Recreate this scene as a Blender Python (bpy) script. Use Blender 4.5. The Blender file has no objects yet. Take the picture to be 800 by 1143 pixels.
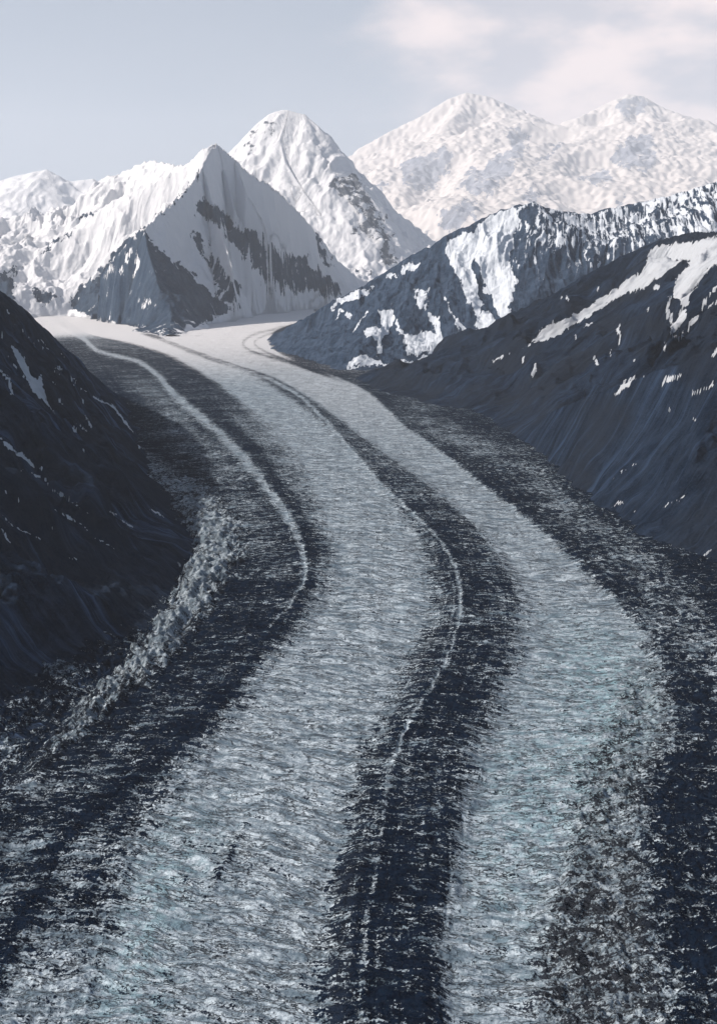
# Aerial view up a braided valley glacier towards snow peaks.
import bpy, math, os
import numpy as np

QUAL = 1.0
PW, PH, F = 800.0, 1143.0, 1300.0      # photograph frame and focal length used to survey points
HOR, H = 285.0, 1200.0                 # horizon row, camera height above the ice (m)
PITCH = math.atan((PH/2-HOR)/F)
CP, SP = math.cos(PITCH), math.sin(PITCH)
f32 = np.float32

# ---------------------------------------------------------------- survey
def world(px, py, Y):
    """A surveyed point at forward distance Y (m)."""
    a, b = px-PW/2, PH/2-py
    dy, dz = b*SP+F*CP, b*CP-F*SP
    k = Y/dy
    return (a*k, Y, H+dz*k)
def row_to_Y(py):
    b = PH/2-np.asarray(py, float)
    dy, dz = b*SP+F*CP, b*CP-F*SP
    return -H/dz*dy
def plane(px, py):
    Y = float(row_to_Y(py)); p = world(px, py, Y)
    return (p[0], p[1])
def project(X, Y, Z):
    dz = Z-H
    depth = Y*CP-dz*SP
    v = Y*SP+dz*CP
    depth = np.maximum(depth, 1.0)
    return PW/2+X*F/depth, PH/2-v*F/depth

# ---------------------------------------------------------------- noise
rng = np.random.RandomState(7)
PERM = rng.permutation(4096).astype(np.int32)
ANG = rng.rand(4096)*2*np.pi
GX, GY = np.cos(ANG).astype(f32), np.sin(ANG).astype(f32)
def perlin(x, y, seed=0):
    xi, yi = np.floor(x), np.floor(y)
    xf, yf = (x-xi).astype(f32), (y-yi).astype(f32)
    xi, yi = xi.astype(np.int64), yi.astype(np.int64)
    u, v = xf*xf*xf*(xf*(xf*6-15)+10), yf*yf*yf*(yf*(yf*6-15)+10)
    def g(ix, iy, fx, fy):
        h = PERM[(PERM[(ix+seed*131) & 4095]+iy+seed*17) & 4095]
        return GX[h]*fx+GY[h]*fy
    a, b = g(xi, yi, xf, yf), g(xi+1, yi, xf-1, yf)
    c, d = g(xi, yi+1, xf, yf-1), g(xi+1, yi+1, xf-1, yf-1)
    a += (b-a)*u; c += (d-c)*u
    return (a+(c-a)*v)*1.5
def fbm(x, y, octs=4, seed=0, wl=None, sp=None, gain=.5, ridge=False):
    """Fractal noise; wl = base wavelength, sp = mesh spacing: octaves finer than the mesh are dropped."""
    out = np.zeros(np.shape(x), f32); a, k, tot = 1.0, 1.0, 0.0
    for i in range(octs):
        n = perlin(x*k, y*k, seed+i)
        if ridge: n = 1-2*np.abs(n)*1.25
        if sp is not None: n = n*np.clip((wl/k/sp-2)/2, 0, 1)
        out += a*n; tot += a; a *= gain; k *= 2.03
    return out/tot
def alps(x, y, octs, seed, wl, sp, gain=2.0, lac=2.07, hexp=.95):
    """Ridged multifractal: sharp crests, detail concentrated on them. About 0..1."""
    out = np.zeros(np.shape(x), f32); w = 1.0; k = 1.0; a = 1.0; tot = 0.
    for i in range(octs):
        n = 1-np.abs(perlin(x*k+i*3.7, y*k-i*1.3, seed+i))*1.5
        n = np.clip(n, 0, 1)**2*np.clip((wl/k/sp-1.5)/2, 0, 1)*w
        w = np.clip(n*gain, 0, 1); out += n*a; tot += a; k *= lac; a = k**-hexp
    return out/tot*1.4
def smooth(a, b, x):
    t = np.clip((x-a)/(b-a), 0, 1); return t*t*(3-2*t)

def curve(pts):
    """x as a smooth function of row y through (y, x, ...) control points; returns a table."""
    P = np.array(sorted(pts), float)
    y = np.arange(330., 1260., 2.0)
    out = []
    for c in range(1, P.shape[1]):
        m = np.gradient(P[:, c], P[:, 0])
        i = np.clip(np.searchsorted(P[:, 0], y)-1, 0, len(P)-2)
        h = P[i+1, 0]-P[i, 0]; t = np.clip((y-P[i, 0])/h, 0, 1)
        t2, t3 = t*t, t*t*t
        v = (2*t3-3*t2+1)*P[i, c]+(t3-2*t2+t)*h*m[i]+(-2*t3+3*t2)*P[i+1, c]+(t3-t2)*h*m[i+1]
        out.append(v)
    return y, out
def at(cv, y, k=0): return np.interp(y, cv[0], cv[1][k])

# ---------------------------------------------------------------- scene basics
sc = bpy.context.scene
col = sc.collection
def tag(o, label, cat, kind=None, group=None):
    o['label'] = label; o['category'] = cat
    if kind: o['kind'] = kind
    if group: o['group'] = group
    return o

def grid_mesh(name, X, Y, Z, attrs, mat, keep=None, share=None):
    nr, nc = X.shape
    idx = np.arange(nr*nc, dtype=np.int32).reshape(nr, nc)
    q = np.stack([idx[:-1, :-1], idx[:-1, 1:], idx[1:, 1:], idx[1:, :-1]], -1).reshape(-1, 4)
    if keep is not None: q = q[keep.reshape(-1)]
    used = np.zeros(nr*nc, bool); used[q.reshape(-1)] = True
    remap = np.cumsum(used)-1
    q = remap[q].astype(np.int32)
    co = np.stack([X, Y, Z], -1).reshape(-1, 3)[used].astype(f32)
    me = bpy.data.meshes.new(name)
    me.vertices.add(len(co)); me.vertices.foreach_set('co', co.reshape(-1))
    me.loops.add(q.size); me.loops.foreach_set('vertex_index', q.reshape(-1))
    me.polygons.add(len(q))
    me.polygons.foreach_set('loop_start', np.arange(0, q.size, 4, dtype=np.int32))
    me.update(calc_edges=True)
    me.polygons.foreach_set('use_smooth', np.ones(len(q), bool))
    for k, v in attrs.items():
        if v.ndim == 3:
            a = me.attributes.new(k, 'FLOAT_VECTOR', 'POINT')
            a.data.foreach_set('vector', v.reshape(-1, 3)[used].astype(f32).reshape(-1))
        else:
            a = me.attributes.new(k, 'FLOAT', 'POINT')
            a.data.foreach_set('value', v.reshape(-1)[used].astype(f32))
    me.materials.append(mat)
    me.validate()
    o = bpy.data.objects.new(name, me); col.objects.link(o)
    return o

# ---------------------------------------------------------------- node helpers
class NT:
    def __init__(s, name):
        s.m = bpy.data.materials.new(name); s.m.use_nodes = True
        s.t = s.m.node_tree; s.t.nodes.clear()
    def n(s, typ, **kw):
        nd = s.t.nodes.new(typ)
        for k, v in kw.items(): setattr(nd, k, v)
        return nd
    def l(s, a, b): s.t.links.new(a, b)
    def val(s, nd, k, v):
        if isinstance(v, (int, float, tuple, list)): nd.inputs[k].default_value = v
        else: s.l(v, nd.inputs[k])
    def math(s, op, a, b=0.0, c=0.0, clamp=False):
        nd = s.n('ShaderNodeMath', operation=op, use_clamp=clamp)
        for i, v in enumerate((a, b, c)): s.val(nd, i, v)
        return nd.outputs[0]
    def vmul(s, v, xyz):
        nd = s.n('ShaderNodeVectorMath', operation='MULTIPLY'); s.l(v, nd.inputs[0]); nd.inputs[1].default_value = xyz
        return nd.outputs[0]
    def attr(s, name, vec=False):
        nd = s.n('ShaderNodeAttribute', attribute_name=name)
        return nd.outputs['Vector'] if vec else nd.outputs['Fac']
    def noise(s, vec, scale=1.0, detail=4.0, rough=.55, dist=0.0):
        nd = s.n('ShaderNodeTexNoise'); s.l(vec, nd.inputs['Vector'])
        nd.inputs['Scale'].default_value = scale; nd.inputs['Detail'].default_value = detail
        nd.inputs['Roughness'].default_value = rough; nd.inputs['Distortion'].default_value = dist
        return nd.outputs[0]
    def voro(s, vec, scale=1.0, feature='DISTANCE_TO_EDGE', out='Distance'):
        nd = s.n('ShaderNodeTexVoronoi', feature=feature); s.l(vec, nd.inputs['Vector'])
        nd.inputs['Scale'].default_value = scale
        return nd.outputs[out]
    def step(s, x, a, b, lo=0.0, hi=1.0):
        nd = s.n('ShaderNodeMapRange', interpolation_type='SMOOTHSTEP')
        s.val(nd, 'Value', x); s.val(nd, 'From Min', a); s.val(nd, 'From Max', b)
        s.val(nd, 'To Min', lo); s.val(nd, 'To Max', hi)
        return nd.outputs[0]
    def mix(s, f, a, b):
        nd = s.n('ShaderNodeMix', data_type='RGBA')
        s.val(nd, 0, f)
        for k, v in ((6, a), (7, b)):
            if isinstance(v, tuple): nd.inputs[k].default_value = v+(1,)
            else: s.l(v, nd.inputs[k])
        return nd.outputs[2]
    def pos(s): return s.n('ShaderNodeNewGeometry').outputs['Position']
    def finish(s, colr, rough, height=None, hscale=1.0, spec=.3):  # rough ground: almost no sheen
        p = s.n('ShaderNodeBsdfPrincipled'); o = s.n('ShaderNodeOutputMaterial')
        s.val(p, 'Base Color', colr if not isinstance(colr, tuple) else colr+(1,))
        s.val(p, 'Roughness', rough); s.val(p, 'Specular IOR Level', spec)
        if height is not None:
            b = s.n('ShaderNodeBump'); b.inputs['Distance'].default_value = hscale
            b.inputs['Strength'].default_value = 1.0
            s.l(height, b.inputs['Height']); s.l(b.outputs[0], p.inputs['Normal'])
        s.l(p.outputs[0], o.inputs['Surface'])
        return s.m

# ---------------------------------------------------------------- materials
def ice_material():
    t = NT('glacier_ice_and_rubble')
    fl = t.attr('flow', True); pos = t.pos()
    D, BR, CY, FR = t.attr('debris'), t.attr('brown'), t.attr('cyan'), t.attr('fresh')
    RUG = t.attr('rugged')
    streak = t.noise(t.vmul(fl, (1/60, 1/13, 0)), 1, 6, .66, .2)
    streak2 = t.noise(t.vmul(fl, (1/20, 1/7, 0)), 1, 5, .66)
    blob = t.noise(t.vmul(pos, (1/26, 1/26, 1/40)), 1, 5, .65)
    fine = t.noise(t.vmul(pos, (1/5, 1/5, 1/5)), 1, 4, .7)
    big = t.noise(t.vmul(fl, (1/380, 1/220, 0)), 1, 3, .5)
    long_ = t.noise(t.vmul(t.attr('along', True), (1/9, 1/500, 0)), 1, 4, .6)
    wave = t.noise(t.vmul(fl, (1/190, 1/34, 0)), 1, 4, .5, .3)
    aniso = t.step(RUG, .0, 1.0, 1.0, .35)
    s = t.math('MULTIPLY', t.math('SUBTRACT', streak, .5), aniso)
    v = t.math('ADD', D, t.math('MULTIPLY', s, 2.5))
    v = t.math('ADD', v, t.math('MULTIPLY', t.math('SUBTRACT', streak2, .5), 1.6))
    v = t.math('ADD', v, t.math('MULTIPLY', t.math('SUBTRACT', blob, .5), t.step(RUG, 0., 1., 1.6, 3.2)))
    v = t.math('ADD', v, t.math('MULTIPLY', t.math('SUBTRACT', fine, .5), 2.6))
    v = t.math('ADD', v, t.math('MULTIPLY', t.math('SUBTRACT', big, .5), .9))
    v = t.math('ADD', v, t.math('MULTIPLY', t.math('SUBTRACT', long_, .5), .6))
    v = t.math('ADD', v, t.math('MULTIPLY', t.math('SUBTRACT', wave, .5), 1.3))
    mask = t.step(v, .36, .68)
    # dark crack network running across the flow
    def ridge_lines(sx, sy, w, amt, det):
        n = t.noise(t.vmul(fl, (1/sx, 1/sy, 0)), 1, det, .6)
        return t.step(t.math('ABSOLUTE', t.math('SUBTRACT', n, .5)), 0., w, amt, 0.)
    crack = t.math('MAXIMUM', ridge_lines(120, 36, .014, 1.0, 4), ridge_lines(40, 17, .02, .75, 4))
    crack = t.math('MULTIPLY', crack, t.step(t.noise(t.vmul(pos, (1/90, 1/90, 0)), 1, 3), .30, .52))
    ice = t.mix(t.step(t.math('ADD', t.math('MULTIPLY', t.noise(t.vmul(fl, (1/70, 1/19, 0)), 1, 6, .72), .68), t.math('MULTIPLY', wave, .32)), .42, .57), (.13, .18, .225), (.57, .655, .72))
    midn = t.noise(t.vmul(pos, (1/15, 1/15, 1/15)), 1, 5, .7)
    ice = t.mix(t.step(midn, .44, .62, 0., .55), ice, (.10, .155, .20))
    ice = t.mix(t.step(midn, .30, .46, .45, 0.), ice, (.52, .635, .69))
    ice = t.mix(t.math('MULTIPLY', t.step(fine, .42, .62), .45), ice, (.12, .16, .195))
    ice = t.mix(t.math('MULTIPLY', CY, t.step(blob, .40, .6, .0, .7)), ice, (.27, .46, .52))
    ice = t.mix(FR, ice, (.74, .73, .735))
    ice = t.mix(t.math('MULTIPLY', crack, t.math('SUBTRACT', 1.0, t.math('MULTIPLY', FR, .95))), ice, (.045, .055, .065))
    deb = t.mix(t.step(blob, .35, .65), (.001, .004, .012), (.006, .014, .031))
    deb = t.mix(t.math('MULTIPLY', BR, t.step(streak2, .3, .7, .6, 1.)), deb, (.042, .044, .047))
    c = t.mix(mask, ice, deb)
    c = t.mix(t.math('MULTIPLY', BR, .45), c, t.mix(mask, (.20, .235, .26), (.034, .036, .040)))
    c = t.mix(t.math('MULTIPLY', FR, t.math('MULTIPLY_ADD', mask, -.42, .45)), c, (.74, .73, .73))
    hgt = t.math('ADD', t.math('MULTIPLY', streak, 5.0), t.math('MULTIPLY', fine, 3.6))
    hgt = t.math('ADD', hgt, t.math('MULTIPLY', streak2, 2.6))
    hgt = t.math('ADD', hgt, t.math('MULTIPLY', wave, 8.0))
    hgt = t.math('SUBTRACT', hgt, t.math('MULTIPLY', crack, 4.))
    hgt = t.math('ADD', hgt, t.math('MULTIPLY', blob, t.step(RUG, 0., 1., 2., 16.)))
    return t.finish(c, .85, hgt, 1.0, t.step(mask, 0., 1., .2, .0))

def mountain_material(name, rock_a, rock_b, snow=(.665, .67, .69), k_streak=1.0, k_iso=.8, sl=1.0, snow_dirt=0., brown=None, fine_sc=14., bump=.8, chute=2.3):
    t = NT(name)
    fl = t.attr('flow', True); pos = t.pos(); S = t.attr('snow')
    st = t.noise(t.vmul(fl, (1/(55*sl), 1/(420*sl), 1)), 1, 5, .6, .2)
    st2 = t.noise(t.vmul(fl, (1/(20*sl), 1/(160*sl), 1)), 1, 4, .6)
    iso = t.noise(t.vmul(pos, (1/(120*sl),)*3), 1, 6, .62)
    fine = t.noise(t.vmul(pos, (1/(fine_sc*sl),)*3), 1, 5, .65)
    v = t.math('ADD', S, t.math('MULTIPLY', t.math('SUBTRACT', st, .5), k_streak*2.6))
    v = t.math('ADD', v, t.math('MULTIPLY', t.math('SUBTRACT', st2, .5), k_streak*1.0))
    v = t.math('ADD', v, t.math('MULTIPLY', t.math('SUBTRACT', iso, .5), k_iso*2.0))
    v = t.math('ADD', v, t.math('MULTIPLY', t.math('SUBTRACT', fine, .5), k_iso*.8))
    mask = t.step(v, -.10, .12)
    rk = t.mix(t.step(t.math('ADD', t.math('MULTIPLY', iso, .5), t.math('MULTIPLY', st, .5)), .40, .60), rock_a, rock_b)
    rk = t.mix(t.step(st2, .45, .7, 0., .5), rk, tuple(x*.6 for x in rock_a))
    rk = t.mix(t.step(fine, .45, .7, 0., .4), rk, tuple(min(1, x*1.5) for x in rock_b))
    if fine_sc == 12:      # scree chutes down the near slopes
        ch = t.noise(t.vmul(fl, (1/95, 1/1500, 1)), 1, 6, .7, .1)
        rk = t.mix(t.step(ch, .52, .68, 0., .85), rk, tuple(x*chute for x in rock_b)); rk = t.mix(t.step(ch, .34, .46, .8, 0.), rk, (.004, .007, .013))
    if brown: rk = t.mix(t.step(t.noise(t.vmul(pos, (1/700, 1/700, 1/500)), 1, 3), .42, .62, 0., .8), rk, brown)
    sn = t.mix(t.step(st2, .35, .7, 0., snow_dirt), snow, (.42, .43, .45))
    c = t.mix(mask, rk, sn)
    h = t.math('ADD', t.math('MULTIPLY', st, 26.0*sl), t.math('MULTIPLY', st2, 11.0*sl))
    h = t.math('ADD', h, t.math('MULTIPLY', fine, t.math('ADD', 2.5*sl, t.math('MULTIPLY', mask, -1.5*sl))))
    h = t.math('ADD', h, t.math('MULTIPLY', iso, 30.*sl))
    h = t.math('ADD', h, t.math('MULTIPLY', mask, 2.0*sl))
    return t.finish(c, .9, h, bump, .0)

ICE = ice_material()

# ================================================================ THE GLACIER
# longitudinal lines: row y -> column x on the level ice (800x1143 survey frame)
foot_l = curve([(345,-60),(375,0),(400,62),(420,102),(450,140),(480,155),(510,165),(540,178),(570,200),(600,213),(620,207),(650,182),(690,150),(730,105),(770,55),(800,10),(850,-60),(950,-180),(1143,-360),(1250,-460)])
strip = curve([(330,60),(400,110),(450,140),(500,152),(520,172),(545,203),(580,232),(610,243),(640,231),(690,203),(710,188),(750,158),(785,120),(830,75),(870,30),(920,-30),(1143,-260),(1250,-360)])
strip_w = curve([(330,1),(480,5),(520,11),(560,20),(600,25),(640,23),(700,17),(750,18),(800,15),(835,12),(870,18),(1000,20),(1250,20)])
strip_a = curve([(330,0),(480,.0),(505,.35),(530,.7),(560,1),(780,1),(825,.8),(860,.35),(900,.1),(960,0),(1250,0)])
fuzz = curve([(330,80),(420,150),(450,182),(480,200),(530,243),(580,275),(620,300),(660,300),(720,262),(800,200),(900,110),(1143,-60),(1250,-120)])
thin_l = curve([(330,20),(362,66),(380,95),(393,112),(403,150),(420,176),(440,194),(460,217),(480,240),(510,269),(545,296),(580,320),(610,335),(635,340),(660,334),(685,317),(705,300),(730,283),(800,215),(1143,-50),(1250,-100)])
thin_w = curve([(330,3),(390,4.5),(420,6),(480,10),(530,11),(580,10),(620,7),(660,4),(700,3),(1250,3)])
thin_a = curve([(330,.9),(400,1),(560,1),(640,1),(690,.7),(712,.2),(740,0),(1250,0)])
dark_c = curve([(330,40),(368,95),(385,130),(398,175),(412,205),(430,225),(455,245),(475,262),(500,288),(530,308),(560,327),(600,350),(630,353),(660,348),(700,322),(740,292),(800,240),(860,180),(930,95),(1000,50),(1143,-10),(1250,-40)])
m1_l = curve([(330,60),(362,90),(374,112),(383,150),(396,190),(410,215),(425,238),(450,270),(475,298),(505,324),(540,343),(570,356),(600,368),(630,374),(665,363),(710,333),(760,292),(830,243),(880,202),(930,163),(1000,132),(1060,113),(1143,95),(1250,75)])
cm_l = curve([(330,60),(365,140),(378,176),(400,232),(415,277),(440,322),(465,357),(500,394),(530,422),(570,452),(600,471),(640,484),(690,484),(760,452),(820,424),(880,400),(950,382),(1000,371),(1060,364),(1143,362),(1250,360)])
cm_line = curve([(330,62),(378,178),(402,240),(425,303),(470,363),(505,392),(540,423),(580,464),(610,491),(650,509),(690,513),(740,496),(790,470),(840,446),(890,430),(950,420),(1010,412),(1080,408),(1143,405),(1250,402)])
cm_r = curve([(330,70),(365,150),(378,184),(400,243),(420,302),(445,347),(475,388),(505,428),(535,468),(565,505),(600,540),(640,571),(680,586),(720,584),(770,564),(820,545),(880,529),(930,514),(1000,501),(1060,497),(1143,500),(1250,505)])
m2_r = curve([(330,330),(350,350),(372,305),(385,300),(398,318),(412,352),(430,397),(450,425),(470,445),(510,498),(560,560),(590,600),(640,652),(680,693),(720,722),(770,742),(830,740),(880,716),(930,710),(1000,714),(1060,724),(1143,735),(1250,745)])
dirt_l = curve([(330,330),(450,425),(560,555),(640,640),(680,668),(740,690),(800,680),(850,650),(900,640),(960,625),(1020,605),(1143,595),(1250,585)])
speck = curve([(330,350),(430,430),(480,490),(520,575),(560,620),(600,670),(640,716),(680,750),(740,790),(800,820),(900,850),(1250,880)])
foot_r = curve([(330,345),(385,320),(400,345),(415,385),(440,470),(458,530),(480,562),(500,590),(545,640),(590,700),(625,765),(650,803),(700,870),(800,980),(950,1120),(1250,1400)])

def build_glacier():
    nr, nc = int(1350*QUAL), int(1200*QUAL)
    pr = np.linspace(1215, 327, nr)
    pcx = np.linspace(-160, 960, nc)
    PXg, PYg = np.meshgrid(pcx, pr)
    Y = row_to_Y(PYg); b = PH/2-PYg
    X = (PXg-PW/2)*Y/(b*SP+F*CP)
    px, py = PXg.astype(f32), PYg.astype(f32)
    # gentle warp so that no line is perfectly smooth
    w1 = fbm(X/90, Y/140, 3, 3)*6+fbm(X/420, Y/600, 2, 5)*9
    pxx = (px+w1*np.clip((1300/Y)*1.6, .12, 1.0)).astype(f32)
    sp = np.abs(np.gradient(Y, axis=0))*1.0
    c = {k: at(v, py) for k, v in dict(fl=foot_l, st=strip, stw=strip_w, sta=strip_a, fz=fuzz, tl=thin_l, tw=thin_w, ta=thin_a, dc=dark_c,
         m1=m1_l, cl=cm_l, cx=cm_line, cr=cm_r, m2=m2_r, dl=dirt_l, sk=speck, fr=foot_r).items()}
    def lat(cv):   # distance from a line, square to it, in survey pixels
        s = np.gradient(cv[1][0], cv[0]); s = np.interp(py, cv[0], s)
        return 1/np.sqrt(1+s*s*.8)
    def line(cv, key, w): return np.exp(-((pxx-c[key])*lat(cv)/w)**2)
    near = smooth(640, 760, py)
    # ---- debris cover, 0 clean ice .. 1 buried
    D = np.full(px.shape, 1.02, f32)
    def band(a, b_, wa, wb): # 1 inside
        return smooth(-wa, wa, (pxx-a))*smooth(-wb, wb, (b_-pxx))
    wl = np.interp(py, [330, 400, 500, 620, 760, 900, 1143], [4, 7, 13, 9, 13, 20, 26])
    m1 = band(c['m1'], c['cl']-5, wl, np.interp(py, [330, 400, 500, 600, 700, 800, 1143], [4, 8, 12, 14, 24, 24, 18]))
    m2 = band(c['cr'], c['m2'], np.interp(py, [330, 400, 640, 760, 1143], [2, 4, 12, 14, 10]), np.interp(py, [330, 400, 560, 700, 1143], [2, 4, 7, 14, 22]))
    D = D*(1-m1)+.02*m1
    D = D*(1-m2)+.0*m2
    # moraine interior: half covered left of the pale line, darkest right of it
    cm = band(c['cl'], c['cr'], 4, 4)
    D = D-cm*.13*smooth(6, -10, pxx-c['cx'])*smooth(400, 520, py)
    D = D-cm*.25*line(cm_r, 'cr', 24)-cm*.10*smooth(640, 700, py)*smooth(1000, 880, py)
    brk = np.clip(.75+1.3*fbm(X/40, Y/130, 4, 67, gain=.65), .15, 1.3)
    D = D-.85*brk*line(cm_line, 'cx', np.interp(py, [330, 430, 600, 800, 1143], [1.6, 1.8, 2.1, 2.6, 4]))*smooth(395, 440, py)*np.interp(py, [330, 860, 930, 1143], [1, 1, .55, .6])
    D = D-.5*line(cm_l, 'cx', np.interp(py, [330, 1143], [1, 1]))*0
    D = D-cm*.38*smooth(.25, .75, fbm((pxx-c['cx'])*Y/F/14+50, Y/900, 3, 65)+.35)*smooth(450, 560, py)*.42
    # left margin
    left = smooth(4, -4, pxx-c['m1'])
    D = D-left*.98*np.clip(.9+.7*(brk-.75), .4, 1.1)*c['ta']*line(thin_l, 'tl', c['tw']*.52)
    D = D-left*.30*line(fuzz, 'fz', np.interp(py, [330, 430, 500, 600, 1143], [10, 18, 26, 30, 40]))*smooth(405, 440, py)*smooth(690, 610, py)
    D = D-left*.06*smooth(400, 470, py)*smooth(26, 10, np.abs(pxx-(c['fz']+c['tl'])/2))*smooth(640, 590, py)
    D = D-left*.27*smooth(20, 70, pxx-c['st'])*smooth(700, 800, py)*smooth(8, 40, c['dc']-pxx)
    D = D-left*.08*smooth(900, 1000, py)*smooth(10, 60, c['dc']+25-pxx)*.6
    D = D-left*.28*smooth(980, 1100, py)*smooth(55, 20, np.abs(pxx-c['m1']+50))
    D = D-left*.40*band(c['dc']+2, c['m1'], 8, 6)*smooth(430, 480, py)
    top_l = smooth(430, 385, py)*smooth(-6, 6, pxx-c['tl'])*left
    D = D-.25*top_l*smooth(400, 375, py)
    stw = np.abs(pxx-c['st']-fbm(X/70, Y/90, 3, 21)*14*np.clip(2600/Y, .2, 1))*lat(strip)
    stp = smooth(c['stw']*1.5, c['stw']*.2, stw+fbm(X/55, Y/55, 4, 25, gain=.65)*c['stw']*1.1)*c['sta']
    D = D*(1-stp)+.30*stp
    D = D-.8*np.exp(-(((px-6)/16)**2+((py-835)/14)**2))
    D = D-.35*np.exp(-(((px-75)/26)**2+((py-755)/18)**2))-.4*np.exp(-(((px-40)/30)**2+((py-885)/14)**2))
    # right side
    right = smooth(-6, 6, pxx-c['m2'])
    D = D-right*.36*(1+1.3*fbm(X/160, Y/260, 3, 77))*line(speck, 'sk', np.interp(py, [330, 450, 560, 700, 1143], [8, 16, 18, 34, 40]))*smooth(430, 480, py)*smooth(860, 700, py)
    D = D-right*.30*smooth(40, 0, pxx-c['m2'])*smooth(600, 760, py)
    D = D-right*.16*smooth(470, 440, py)*smooth(4, 60, pxx-c['m2'])*smooth(400, 425, py)
    for a, b_, q, s1, s2 in ((505, 433, .8, 22, 2.5), (575, 451, .6, 30, 1.8), (440, 436, .5, 16, 3), (560, 470, .5, 10, 3)):
        D = D-q*np.exp(-(((px-a)/s1)**2+((py-b_)/s2)**2))
    # dirty serac field at the right edge of the pale stream
    dirty = smooth(-25, 25, pxx-c['dl'])*smooth(680, 780, py)
    D = D+m2*dirty*(.42+.16*smooth(850, 1000, py))
    D = D-m2*.30*np.exp(-((pxx-c['m2']+18)/16)**2)*smooth(650, 700, py)*smooth(860, 800, py)
    # diagonal dirt streaks inside the left stream, lower part
    D = D+m1*.10*smooth(880, 1000, py)
    D = D+.5*np.exp(-((pxx-(232+(1000-py)*.45))/5)**2)*smooth(1010, 980, py)*smooth(910, 935, py)
    # ---- upper basin: fresh snow and curved bands of the joining glacier
    fresh = smooth(440, 372, py)*np.where(pxx > c['m1']-8, 1, .25)
    fresh = np.maximum(fresh, .28*smooth(520, 430, py)*m2)
    fresh = fresh*np.interp(py, [330, 360, 400, 440, 560], [1, 1, .85, .5, 0])
    arc1 = curve([(330,400),(352,352),(358,320),(364,287),(372,262),(381,250),(390,255),(398,276),(406,300),(418,335),(440,372),(1250,900)])
    arc2 = curve([(330,420),(356,350),(366,312),(372,288),(379,274),(386,272),(393,284),(401,310),(410,338),(425,378),(1250,900)])
    arc3 = curve([(330,420),(362,345),(370,310),(376,292),(382,284),(388,288),(396,305),(405,330),(415,355),(430,392),(1250,900)])
    for cv, w, q in ((arc1, 9, .30), (arc2, 2.5, .72), (arc3, 2.2, .75)):
        d = (px-at(cv, py))*lat(cv)
        D = D+q*np.exp(-(d/w)**2)*smooth(435, 408, py)*smooth(352, 366, py)
    arc0 = curve([(330,300),(358,262),(366,240),(374,222),(384,222),(394,240),(404,270),(420,310),(1250,900)])
    D = D+.22*np.exp(-(((px-at(arc0, py))*lat(arc0))/3)**2)*smooth(415, 395, py)*smooth(355, 366, py)
    D = D+.75*smooth(4, -2, px-at(m2_r, py)+1)*0
    # rubble at the foot of the right-hand spur
    D = D+.55*smooth(0, 14, px-c['m2']-2)*smooth(410, 395, py)*smooth(362, 372, py)
    # foot rubble of the central pyramid
    D = D+.55*np.exp(-(((px-185)/45)**2+((py-374)/3.0)**2))+.4*np.exp(-(((px-120)/40)**2+((py-361)/2.5)**2))
    D = D-.35*fresh
    ul = smooth(382, 369, py+.05*(px-80))*smooth(260, 200, px)
    D = D-1.1*ul; fresh = np.maximum(fresh, ul*.9)
    D = D+.10*(D > .9)*0
    # ---- other covers
    BR = np.clip(m2*dirty*.45+.10*m2+.12*cm*smooth(-2, -30, pxx-c['cx'])+stp*.4, 0, 1)
    CY = m2*np.exp(-((pxx-c['m2']+55)/60)**2)*smooth(660, 760, py)*smooth(1000, 850, py)*.9+.6*m1*np.exp(-((pxx-c['m1']-40)/50)**2)*smooth(860, 980, py)
    CY = np.clip(CY+.55*m2*np.exp(-(((px-575)/60)**2+((py-930)/140)**2)), 0, 1)
    # ---- relief
    kx = np.interp((pxx-c['m1'])/np.maximum(c['cr']-c['m1'], 20), [-2, -.6, 0, .4, .9, 1.5], [-.30, -.35, .20, .42, .10, .04])
    V = np.cumsum(kx*np.gradient(X, axis=1), axis=1); V = Y+V-V[:, nc//2:nc//2+1]
    V = V+fbm(X/260, Y/260, 3, 45)*38
    rug = np.clip(stp*1.1+right*.75*smooth(440, 520, py)+m2*dirty*.9+.0+smooth(0, -60, pxx-c['st'])*.8, 0, 1)
    amp = .25+.75*smooth(380, 560, py)
    Dc = np.clip(D, 0, 1.1)
    Z = 9*Dc*amp+np.maximum(m1, m2)*0
    Z = Z+band(c['cl'], c['cr'], 22, 22)*10*amp-7*np.exp(-((pxx-c['cl'])/18)**2)*amp
    Z = Z+stp*(9+30*fbm(X/60, Y/60, 5, 31, 60, sp, .6, ridge=True))
    Z = Z+left*c['ta']*7*line(thin_l, 'tl', c['tw'])+5*line(cm_line, 'cx', 5)
    un = fbm(X/190, V/62, 3, 41, 62, sp, ridge=True)
    Z = Z+un*(8.0*(1-rug)+2)*amp
    Z = Z+fbm(X/45, V/16, 3, 51, 16, sp)*4.0*amp*(1-.5*rug)
    ru = fbm(X/75, Y/75, 4, 61, 75, sp, ridge=True)
    ru2 = fbm(X/24, Y/24, 3, 71, 24, sp, ridge=True)
    Z = Z+rug*(13*ru+6*ru2)
    Z = Z+left*(1-stp)*smooth(560, 700, py)*(5*ru+2.5*ru2)
    Z = Z+fbm(X/9, Y/9, 2, 81, 9, sp)*1.2
    Z = Z+fbm(X/700, Y/900, 3, 91)*9*amp
    Z = Z-28*smooth(60, 0, np.abs(pxx-(c['st']+c['fl'])/2))*smooth(520, 600, py)*(1-stp)
    # marginal trough, then the bank rises under the slope
    Z = Z+18*smooth(0, -120, pxx-c['fl'])+18*smooth(0, 120, pxx-c['fr'])*smooth(420, 470, py)
    flow = np.stack([X, V, 0*X], -1)
    along = np.stack([(pxx-c['cx'])*Y/F, Y, 0*X], -1)
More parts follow.
